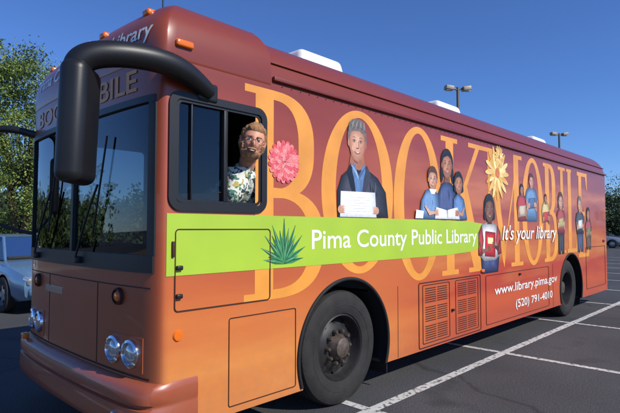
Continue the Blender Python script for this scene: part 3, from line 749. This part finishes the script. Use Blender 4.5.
for (cx, cz, R0) in ((5.0, 2.30, .36), (5.06, 2.52, .15)):
    for ring in range(3):
        for i in range(16-ring*3):
            t = 360*i/(16-ring*3)+ring*11; rr_ = R0*(.62-.18*ring); ln = R0*(.42-.08*ring); col = mixc((214, 150, 50), (252, 236, 170), .4+.35*math.sin(i*1.9+ring)+.1*ring)
            a.ell(cx+rr_*math.cos(R_(t)), cz+rr_*math.sin(R_(t)), ln, ln*.24, tuple(max(0, min(255, q)) for q in col), rot=t+6*math.sin(i), n=14)
    a.ell(cx, cz, R0*.2, R0*.2, 'goldd')
a.done()

def text_mesh(s, extra=0.0, shear=0.0):
    cu = bpy.data.curves.new('t', 'FONT'); cu.body = s; cu.size = 1; cu.offset = extra; cu.shear = shear; cu.resolution_u = 4
    o = bpy.data.objects.new('t', cu); COL.objects.link(o)
    dg = bpy.context.evaluated_depsgraph_get(); dg.update()
    me = bpy.data.meshes.new_from_object(o.evaluated_get(dg)); bpy.data.objects.remove(o, do_unlink=True)
    xs = [v.co.x for v in me.vertices]; x0, x1 = min(xs), max(xs)
    return me, x0, x1
def side_text(name, s, x0, x1, zbase, cap, k='white', extra=.012, shear=0, y=-.0055):
    me, a0, a1 = text_mesh(s, extra, shear)
    for v in me.vertices:
        u = (v.co.x-a0)/(a1-a0); v.co = Vector((x0+(x1-x0)*u, y, zbase+v.co.y*cap/.73))
    me.materials.clear(); return obj(name, me, V[k], bus)
def front_text(name, s, yl, yr, zbase, cap, k='white', extra=.012, fn=xfront):
    me, a0, a1 = text_mesh(s, extra)
    bm = bmesh.new(); bm.from_mesh(me); bmesh.ops.triangulate(bm, faces=bm.faces); bmesh.ops.subdivide_edges(bm, edges=[e_ for e_ in bm.edges if e_.calc_length() > .3], cuts=2); bm.to_mesh(me); bm.free()
    for v in me.vertices:
        u = (v.co.x-a0)/(a1-a0); yy = yl+(yr-yl)*u; zz = zbase+v.co.y*cap/.73; v.co = Vector((fn(yy, zz)-.006, yy, zz))
    me.materials.clear(); return obj(name, me, V[k], bus)
side_text('wrap_library_name', 'Pima County Public Library', 1.38, 4.36, 1.385, .165, extra=.009)
side_text('wrap_slogan', "It's your library", 5.10, 7.28, 1.40, .20, shear=.25, extra=.008, y=-.0165)
side_text('wrap_web_address', 'www.library.pima.gov', 4.86, 7.28, .68, .125, extra=.008)
side_text('wrap_phone_number', '(520) 791-4010', 5.55, 7.05, .44, .115, extra=.008)
front_text('cap_library_name', 'Pima County Public Library', 2.1, .10, 2.80, .115, fn=xcap)
front_text('cap_lettering', 'BOOKMOBILE', 2.1, .25, 2.46, .15, 'gold', .015)

# ------------------------------------------------------------ DRIVER (man leaning out of window)
man = empty('man')
M_skin = mat('skin', (210, 146, 118), .55, var=.1, vscale=30); M_hair = mat('hair', (160, 116, 78), .75, var=.35, vscale=60, bump=1, bscale=120)
M_beard = mat('beard', (176, 128, 94), .8, var=.3, vscale=60, bump=1, bscale=120)
def shirt_mat():
    m = bpy.data.materials.new('hawaiian_shirt'); m.use_nodes = True; nt = m.node_tree; b = nt.nodes['Principled BSDF']; N = nt.nodes.new; L = nt.links.new
    tc = N('ShaderNodeTexCoord'); nz = N('ShaderNodeTexNoise'); nz.inputs['Scale'].default_value = 18; L(tc.outputs['Object'], nz.inputs['Vector'])
    mx = N('ShaderNodeMix'); mx.data_type = 'VECTOR'; mx.inputs[0].default_value = .12; L(tc.outputs['Object'], mx.inputs[4]); L(nz.outputs['Color'], mx.inputs[5])
    v = N('ShaderNodeTexVoronoi'); v.inputs['Scale'].default_value = 38; L(mx.outputs[1], v.inputs['Vector'])
    sp = N('ShaderNodeSeparateColor'); L(v.outputs['Color'], sp.inputs[0])
    r = N('ShaderNodeValToRGB'); r.color_ramp.interpolation = 'CONSTANT'; e = r.color_ramp.elements; e[0].color = (*lin((214, 212, 198)), 1); e[1].position = .42; e[1].color = (*lin((72, 118, 98)), 1)
    for p, c in ((.62, (44, 58, 64)), (.80, (206, 208, 192)), (.94, (176, 160, 86))):
        q = e.new(p); q.color = (*lin(c), 1)
    L(sp.outputs[0], r.inputs[0]); L(r.outputs[0], b.inputs['Base Color']); b.inputs['Roughness'].default_value = .85
    return m
M_shirt = shirt_mat(); M_jeans = mat('trousers', (50, 54, 70), .9, var=.2)
def skin_obj(name, joints, edges, root, m, sub=2):
    bm = bmesh.new(); sl_ = bm.verts.layers.skin.verify(); d = {}
    for k, (p, r) in joints.items():
        v = bm.verts.new(p); v[sl_].radius = (r, r) if not isinstance(r, tuple) else r; d[k] = v
        v[sl_].use_root = (k == root)
    for p, q in edges: bm.edges.new((d[p], d[q]))
    me = bpy.data.meshes.new(name); bm.to_mesh(me); bm.free()
    o = obj(name, me, None, man)
    md = o.modifiers.new('s', 'SKIN'); md.use_smooth_shade = True
    sd = o.modifiers.new('d', 'SUBSURF'); sd.levels = sub; sd.render_levels = sub
    bake(o); o.data.materials.clear(); o.data.materials.append(m)
    for p in o.data.polygons: p.use_smooth = True; p.material_index = 0
    return o
HC = Vector((.695, -.075, 2.165))
skin_obj('shirt', {'pel': ((1.0, .52, 1.42), .15), 'bel': ((.93, .38, 1.58), .165), 'ch': ((.82, .22, 1.80), .165), 'col': ((.745, .09, 1.955), .12), 'nb': ((.725, .04, 2.03), .07),
                   'ls': ((.655, .055, 1.90), .10), 'le': ((.60, .0, 1.78), .082), 'lc': ((.53, .06, 1.77), .07),
                   'rs': ((.86, .40, 1.90), .095), 're': ((.72, .60, 1.72), .075), 'rc': ((.67, .64, 1.69), .07)},
         [('pel', 'bel'), ('bel', 'ch'), ('ch', 'col'), ('col', 'nb'), ('ch', 'ls'), ('ls', 'le'), ('le', 'lc'), ('ch', 'rs'), ('rs', 're'), ('re', 'rc')], 'pel', M_shirt)
skin_obj('neck', {'a': ((.75, .09, 1.95), .065), 'b': ((.725, .02, 2.04), .066), 'c': ((.705, -.04, 2.12), .066)}, [('a', 'b'), ('b', 'c')], 'a', M_skin)
for nm, A in (('left', [(.57, .04, 1.77), (.50, .12, 1.765), (.43, .28, 1.775), (.395, .39, 1.79)]), ('right', [(.72, .60, 1.71), (.62, .68, 1.66), (.5, .74, 1.72), (.43, .77, 1.76)])):
    skin_obj(nm+'_forearm', {'a': (A[0], .048), 'b': (A[1], .046), 'c': (A[2], .032), 'd': (A[3], (.04, .025))}, [('a', 'b'), ('b', 'c'), ('c', 'd')], 'a', M_skin)
    w = Vector(A[3]); dr = (Vector(A[3])-Vector(A[2])).normalized(); up = Vector((0, 0, 1)); sd_ = dr.cross(up).normalized(); dn = sd_.cross(dr)
    for i, ln in enumerate((.075, .085, .08, .062)):
        base = w+sd_*(-.027+.018*i)+dr*.03
        p1 = base+dr*ln*.4+dn*.012; p2 = p1+dr*ln*.25-dn*ln*.3; p3 = p2-dr*ln*.15-dn*ln*.25
        skin_obj(nm+'_finger_%d' % (i+1), {'a': (tuple(base-dr*.02), .01), 'b': (tuple(p1), .0095), 'c': (tuple(p2), .0085), 'd': (tuple(p3), .0075)}, [('a', 'b'), ('b', 'c'), ('c', 'd')], 'a', M_skin, 1)
    t0 = w-dr*.01-sd_*.03; t1 = t0-sd_*.025+dr*.02-dn*.01; t2 = t1+dr*.03-dn*.02
    skin_obj(nm+'_thumb', {'a': (tuple(t0+sd_*.015), .012), 'b': (tuple(t1), .011), 'c': (tuple(t2), .009)}, [('a', 'b'), ('b', 'c')], 'a', M_skin, 1)
skin_obj('trousers', {'h': ((1.0, .58, 1.45), .14), 'lk': ((.62, .45, 1.42), .085), 'la': ((.55, .44, 1.06), .06), 'rk': ((.62, .78, 1.42), .085), 'ra': ((.55, .80, 1.06), .06)},
         [('h', 'lk'), ('lk', 'la'), ('h', 'rk'), ('rk', 'ra')], 'h', M_jeans)
for y in (.44, .80): rbox('shoe', (.50, y, .995), (.27, .10, .085), .035, M_black, man)
head = empty('head', HC); head.parent = man; head.scale = (1.06, 1.06, 1.06)
rotm = Matrix.Rotation(R_(-34), 4, 'Z') @ Matrix.Rotation(R_(12), 4, 'Y') @ Matrix.Rotation(R_(6), 4, 'X')
head.rotation_euler = rotm.to_euler()
def headpt(x, y, z, off=0.0):
    jaw = 1-.30*max(0, -z)**1.6
    X = (.077+off)*x*jaw; Y = (.098+off)*y; Z = (.122+off)*z
    if y > 0 and z < 0: Y *= 1-.28*(-z)
    if y < 0: Y *= 1-.10*max(0, z)
    if off == 0 and y < 0:
        Y -= .026*math.exp(-(X/.013)**2-((Z+.016)/(.016 if Z < -.016 else .03))**2)
        for s_ in (-1, 1): Y += .011*math.exp(-((X-s_*.031)/.016)**2-((Z-.012)/.013)**2)
        Y -= .006*math.exp(-(X/.045)**2-((Z-.036)/.01)**2)
        for s_ in (-1, 1): Y -= .006*math.exp(-((X-s_*.042)/.018)**2-((Z+.02)/.02)**2)
        Y -= .006*math.exp(-(X/.022)**2-((Z+.1)/.02)**2)
    return Vector((X, Y, Z))
def head_shell(name, m, off, mask=None, rough=0.0, nu=64, nv=44):
    vs = []; fs = []; keep = []
    for j in range(nv+1):
        ph = math.pi*j/nv
        for i in range(nu):
            th = 2*math.pi*i/nu; x, y, z = math.sin(ph)*math.cos(th), math.sin(ph)*math.sin(th), math.cos(ph)
            w = 1.0 if mask is None else mask(x, y, z)
            o_ = off*w
            if rough: o_ += w*rough*mnoise.noise(Vector((x*5, y*5, z*4)))+w*rough*.45*mnoise.noise(Vector((x*34, y*14, z*6)))
            if mask is not None and w < .02: o_ = -.012
            vs.append(headpt(x, y, z, o_ if mask is not None else 0)); keep.append(w)
    for j in range(nv):
        for i in range(nu):
            q = (j*nu+i, j*nu+(i+1) % nu, (j+1)*nu+(i+1) % nu, (j+1)*nu+i)
            if mask is None or max(keep[k] for k in q) > .0: fs.append(q)
    me = mesh_from(vs, fs); bm = bmesh.new(); bm.from_mesh(me); bmesh.ops.remove_doubles(bm, verts=bm.verts, dist=1e-6); bmesh.ops.recalc_face_normals(bm, faces=bm.faces)
    bmesh.ops.delete(bm, geom=[v for v in bm.verts if not v.link_faces], context='VERTS'); bm.to_mesh(me); bm.free()
    return obj(name, me, m, head, 60)
def sst(a, b_, t):
    t = max(0, min(1, (t-a)/(b_-a))); return t*t*(3-2*t)
head_shell('face', M_skin, 0)
def hmask(x, y, z):
    line = .60 if y < -.3 else (.60-1.15*(y+.3)/.6 if y < .3 else -.65)
    return sst(line-.04, line+.1, z)
head_shell('hair', M_hair, .017, hmask, .012)
def bmask(x, y, z):
    if y > .12: return 0
    f = sst(.12, -.05, y)
    top = -.08 if abs(x) > .72 else -.42
    return sst(top+.05, top-.08, z)*f
head_shell('beard', M_beard, .018, bmask, .010)
def sph(name, c, s, m, par=head):
    bm = bmesh.new(); bmesh.ops.create_uvsphere(bm, u_segments=20, v_segments=14, radius=1)
    for v in bm.verts: v.co = Vector((v.co.x*s[0], v.co.y*s[1], v.co.z*s[2]))
    me = bpy.data.meshes.new(name); bm.to_mesh(me); bm.free(); o = obj(name, me, m, par, 60); o.location = c; return o
for s_ in (-1, 1):
    sph('ear', (s_*.080, .008, -.002), (.012, .02, .032), M_skin)
    sph('eyeball', (s_*.031, -.080, .012), (.012, .010, .009), mat('eye_white', (225, 220, 215), .3))
    sph('iris', (s_*.031, -.0895, .012), (.0045, .002, .0045), M_black)
    rbox('eyebrow', (s_*.032, -.098, .034), (.034, .010, .007), .003, M_beard, head, (0, R_(s_*6), 0))
    gl = lathe('spectacle_rim', [(.024+.0013*math.cos(a*math.pi/4), .0013*math.sin(a*math.pi/4)) for a in range(9)], M_black, head, 28, (s_*.033, -.108, .010)); gl.scale = (1.1, 1, .8)
    tube('spectacle_temple', [(s_*.060, -.106, .014), (s_*.082, -.05, .014), (s_*.084, .01, .008)], .0018, M_black, head)
tube('spectacle_bridge', [(-.009, -.108, .014), (0, -.112, .017), (.009, -.108, .014)], .0018, M_black, head)
sph('moustache', (0, -.100, -.047), (.034, .014, .009), M_beard)
sph('mouth', (0, -.104, -.060), (.022, .009, .006), mat('lips', (150, 70, 62), .5))
sph('teeth', (0, -.110, -.059), (.015, .004, .0032), mat('teeth', (226, 220, 205), .3))

# ------------------------------------------------------------ CARS
def make_car(name, loc, rotz, paint):
    e = empty(name, loc, (0, 0, rotz))
    st = [(-2.30, .60, .62, .45), (-2.24, .80, .88, .30), (-1.9, .86, .96, .24), (-1.2, .88, .97, .22), (-.4, .885, .95, .20), (.5, .885, .94, .20), (1.0, .88, .93, .20), (1.5, .87, .88, .22), (1.95, .84, .80, .24), (2.22, .76, .70, .28), (2.32, .55, .56, .42)]
    vs = []; fs = []; n = None
    for x, w, zt, zb in st:
        half = [(.0, zb), (w*.88, zb), (w*.98, zb+(zt-zb)*.18), (w, zb+(zt-zb)*.5), (w*.985, zb+(zt-zb)*.78), (w*.93, zb+(zt-zb)*.95), (w*.80, zt), (0, zt+.03)]
        ring = half+[(-y, z) for y, z in reversed(half[1:-1])]
        n = len(ring); vs += [(x, y, z) for y, z in ring]
    for i in range(len(st)-1):
        for k in range(n): fs.append((i*n+k, i*n+(k+1) % n, (i+1)*n+(k+1) % n, (i+1)*n+k))
    fs.append(tuple(range(n))); fs.append(tuple(reversed([(len(st)-1)*n+k for k in range(n)])))
    me = mesh_from(vs, fs); bm = bmesh.new(); bm.from_mesh(me); bmesh.ops.recalc_face_normals(bm, faces=bm.faces); bm.to_mesh(me); bm.free()
    b_ = obj('body', me, paint)
    cs = []
    for wx in (-1.38, 1.42):
        cs.append(cylcut(wx, .33, .375, -1.2, -.62, M_well, 32)); cs.append(cylcut(wx, .33, .375, .62, 1.2, M_well, 32))
    cut(b_, cs); b_.parent = e
    for p in b_.data.polygons: p.use_smooth = True
    b_.data.set_sharp_from_angle(angle=R_(35))
    gb = [(-1.75, .70, .95), (-.95, .745, .96), (.15, .745, .95), (1.02, .70, .93)]
    gt = [(-1.15, .54, 1.36), (-.85, .56, 1.40), (.05, .57, 1.42), (.35, .54, 1.38)]
    gm = glass('car_glass', (.12, .14, .15))
    V8 = [(x, y*s_, z) for (x, y, z) in gb+gt for s_ in (1, -1)]
    F = []
    for i in range(3):
        for s_ in (0, 1): F.append((2*i+s_, 2*(i+1)+s_, 8+2*(i+1)+s_, 8+2*i+s_))
    F += [(0, 1, 9, 8), (6, 7, 15, 14)]
    obj('windows', mesh_from(V8, F), gm, e)
    R8 = [(x*1.0, y*s_, z+.006+(.015 if 0 < i < 3 else 0)) for i, (x, y, z) in enumerate(gt) for s_ in (1.01, 0, -1.01)]
    F = []
    for i in range(3):
        for k in range(2): F.append((3*i+k, 3*i+k+1, 3*i+k+4, 3*i+k+3))
    obj('roof', mesh_from(R8, F), paint, e, 60)
    for s_ in (1, -1):
        for i in range(4):
            p, q = gb[i], gt[i]
            tube('pillar', [(p[0], p[1]*s_*1.005, p[2]-.02), (q[0], q[1]*s_*1.005, q[2])], .028 if i != 2 else .02, paint if i != 2 else M_black, e)
        tube('roof_rail', [(q[0], q[1]*s_*1.01, q[2]) for q in gt], .025, paint, e)
        tube('window_trim', [(q[0], q[1]*s_*1.03, q[2]+.005) for q in gb], .012, M_black, e)
        rbox('door_mirror', (.82, .95*s_, 1.0), (.12, .2, .13), .04, paint, e)
        rbox('headlight', (2.16, .58*s_, .62), (.2, .34, .14), .04, M_lens, e, (0, R_(14), R_(-16*s_)))
        rbox('taillight', (-2.24, .62*s_, .76), (.1, .3, .14), .03, M_red, e)
        rbox('door_handle', (-.15, .893*s_, .80), (.16, .03, .03), .01, paint, e)
        for x in (-.62, .42): rbox('door_seam', (x, .882*s_, .6), (.008, .02, .6), 0, M_seam, e)
        for wx in (-1.38, 1.42):
            w = empty('wheel', (wx, .79*s_, .33), (0, 0, 0 if s_ < 0 else math.pi)); w.parent = e
            lathe('tyre', [(.2, -.09), (.27, -.1), (.315, -.085), (.33, -.05), (.33, .05), (.315, .085), (.2, .09)], M_tyre, w, 36)
            lathe('rim', [(.215, -.088), (.2, -.085), (.19, -.05), (.08, -.07), (0, -.075)], mat('alloy', (170, 172, 176), .3, .8), w, 36)
            for k in range(5):
                a = 2*math.pi*k/5; sph('rim_gap', (.135*math.cos(a), -.062, .135*math.sin(a)), (.035, .012, .035), M_well, w)
    rbox('grille', (2.285, 0, .60), (.08, .7, .12), .02, M_black, e)
    rbox('bumper', (2.27, 0, .42), (.14, 1.4, .16), .05, paint, e)
    rbox('license_plate', (2.345, 0, .44), (.01, .3, .15), .003, M_white, e)
    rbox('dashboard', (.75, 0, .98), (.5, 1.3, .05), .02, M_dark, e)
    for y in (-.36, .36): rbox('seat', (-.25, y, 1.0), (.16, .46, .55), .06, M_seat, e)
    return e
make_car('parked_car', (2.0, 9.2, 0), R_(-88), car_paint('pale_blue_car_paint', (104, 138, 168)))
make_car('parked_car', (44.5, 9.0, 0), R_(-80), car_paint('silver_car_paint', (150, 150, 152)))
make_car('parked_car', (48.5, 9.5, 0), R_(-95), car_paint('dark_car_paint', (44, 46, 54)))
make_car('parked_car', (-.9, 14.6, 0), R_(-90), car_paint('white_car_paint', (205, 205, 200)))

# ------------------------------------------------------------ STREET LAMPS
M_pole = mat('lamp_pole_metal', (104, 96, 84), .5, .4, var=.1)
M_head = mat('lamp_head_metal', (150, 140, 124), .5, .2)
def street_lamp(x, y):
    e = empty('street_lamp', (x, y, 0), (0, 0, R_(-38)))
    lathe('base', [(0, .7), (.28, .7), (.3, .65), (.3, 0)], M_conc, e, 24, (0, 0, 0), (R_(90), 0, 0))
    tube('pole', [(0, 0, .6), (0, 0, 9.0)], .075, M_pole, e)
    for s_ in (-1, 1):
        tube('arm', [(0, 0, 8.85), (s_*.30, 0, 8.95)], .04, M_pole, e)
        rbox('lamp_head', (s_*.48, 0, 8.95), (.44, .36, .22), .03, M_head, e, (0, R_(s_*-8), 0))
        rbox('lens', (s_*.48, 0, 8.83), (.34, .28, .03), .005, M_white, e)
street_lamp(22.6, 9.6); street_lamp(39.9, 10.0)

# ------------------------------------------------------------ TREES
M_bark = mat('bark', (92, 80, 58), .95, var=.3, vscale=10, bump=1)
def leafm(n, c):
    return mat(n, c, .6, var=.25, vscale=1.5)
LG = [leafm('leaf_light', (132, 148, 66)), leafm('leaf_mid', (100, 122, 54)), leafm('leaf_dark', (66, 86, 42))]
LD = [leafm('leafd_light', (92, 108, 52)), leafm('leafd_mid', (66, 84, 40)), leafm('leafd_dark', (42, 56, 30))]
def tree(name, loc, h, rx, ry, seed, leaf=.05, nclump=70, per=150, mats=LG, cb=.25, bark=True, cl=.45, spread=None):
    rnd = random.Random(seed); e = empty(name, loc)
    cents = []
    zc = h*(cb+1)/2; rz = h*(1-cb)/2
    while len(cents) < nclump:
        u = Vector((rnd.uniform(-1, 1), rnd.uniform(-1, 1), rnd.uniform(-1, 1)))
        if u.length > 1 or u.length < .35: continue
        sc = 1+.22*mnoise.noise(u*2.3+Vector((seed, 0, 0)))
        cents.append(Vector((u.x*rx*sc, u.y*ry*sc, zc+u.z*rz*sc)))
    if bark:
        for k in range(3):
            ang = k*2.1+seed; top = Vector((math.cos(ang)*rx*.35, math.sin(ang)*ry*.35, h*.62))
            tube('trunk', [(.08*math.cos(ang), .08*math.sin(ang), 0), (top.x*.3, top.y*.3, h*.25), tuple(top)], .16*h/8, M_bark, e, radii=[1.1, .75, .3])
        for c in cents[::3]:
            b0 = Vector((c.x*.15, c.y*.15, h*.3+.1*c.z)); tube('branch', [tuple(b0), tuple(b0.lerp(c, .5)+Vector((0, 0, -.15))), tuple(c)], .035*h/8, M_bark, e, radii=[1, .7, .3], res=3)
    for mi, m in enumerate(mats):
        vs = []; fs = []
        for ci, c in enumerate(cents):
            if ci % 3 != mi and rnd.random() < .6: continue
            cr = cl*rnd.uniform(.6, 1.25)
            for _ in range(per//2):
                d = Vector((rnd.gauss(0, .5), rnd.gauss(0, .5), rnd.gauss(0, .38)))*cr
                p = c+d; a1 = Vector((rnd.uniform(-1, 1), rnd.uniform(-1, 1), rnd.uniform(-1, 1))).normalized()
                a2 = a1.cross(Vector((rnd.uniform(-1, 1), rnd.uniform(-1, 1), rnd.uniform(-1, 1)))).normalized()
                l = leaf*rnd.uniform(.6, 1.4); i = len(vs)
                vs += [p-a1*l, p+a2*l*.5, p+a1*l, p-a2*l*.5]; fs.append((i, i+1, i+2, i+3))
        obj('foliage_%d' % mi, mesh_from(vs, fs), m, e)
    return e
tree('palo_verde_tree', (5.2, 20.6, .1), 9.2, 2.5, 2.5, 3, leaf=.055, nclump=140, per=340, cl=.6, cb=.12)
tree('palo_verde_tree', (.8, 22.5, .1), 7.6, 2.4, 2.4, 5, leaf=.055, nclump=100, per=260, cl=.6, cb=.15)
tree('mesquite_tree', (52, 13.5, .0), 7.2, 3.6, 3.6, 8, leaf=.09, nclump=110, per=200, mats=LD, cl=.8, cb=.05)
tree('mesquite_tree', (60, 8.5, .0), 7.2, 4.2, 4.2, 9, leaf=.1, nclump=110, per=180, mats=LD, cl=.9, cb=.05)
def tree_mass(name, pts, seed, hh):
    rnd = random.Random(seed); e = empty(name)
    for mi, m in enumerate(LD):
        vs = []; fs = []
        for (x, y) in pts:
            for c in range(26):
                cx, cy, cz = x+rnd.gauss(0, 2.2), y+rnd.gauss(0, 2.2), abs(rnd.gauss(hh*.45, hh*.27))
                for _ in range(26):
                    p = Vector((cx+rnd.gauss(0, .5), cy+rnd.gauss(0, .5), max(.05, cz+rnd.gauss(0, .45))))
                    a1 = Vector((rnd.uniform(-1, 1), rnd.uniform(-1, 1), rnd.uniform(-1, 1))).normalized(); a2 = a1.cross(Vector((rnd.uniform(-1, 1), 1, rnd.uniform(-1, 1)))).normalized()
                    l = .26*rnd.uniform(.6, 1.4); i = len(vs); vs += [p-a1*l, p+a2*l*.7, p+a1*l, p-a2*l*.7]; fs.append((i, i+1, i+2, i+3))
        obj('foliage_%d' % mi, mesh_from(vs, fs), m, e)
tree_mass('distant_trees', [(-22+3.2*i, 52+random.uniform(-3, 3)) for i in range(16)], 21, 5)
tree_mass('distant_trees', [(72+1.0*i, 30-3.0*i) for i in range(16)], 22, 5)
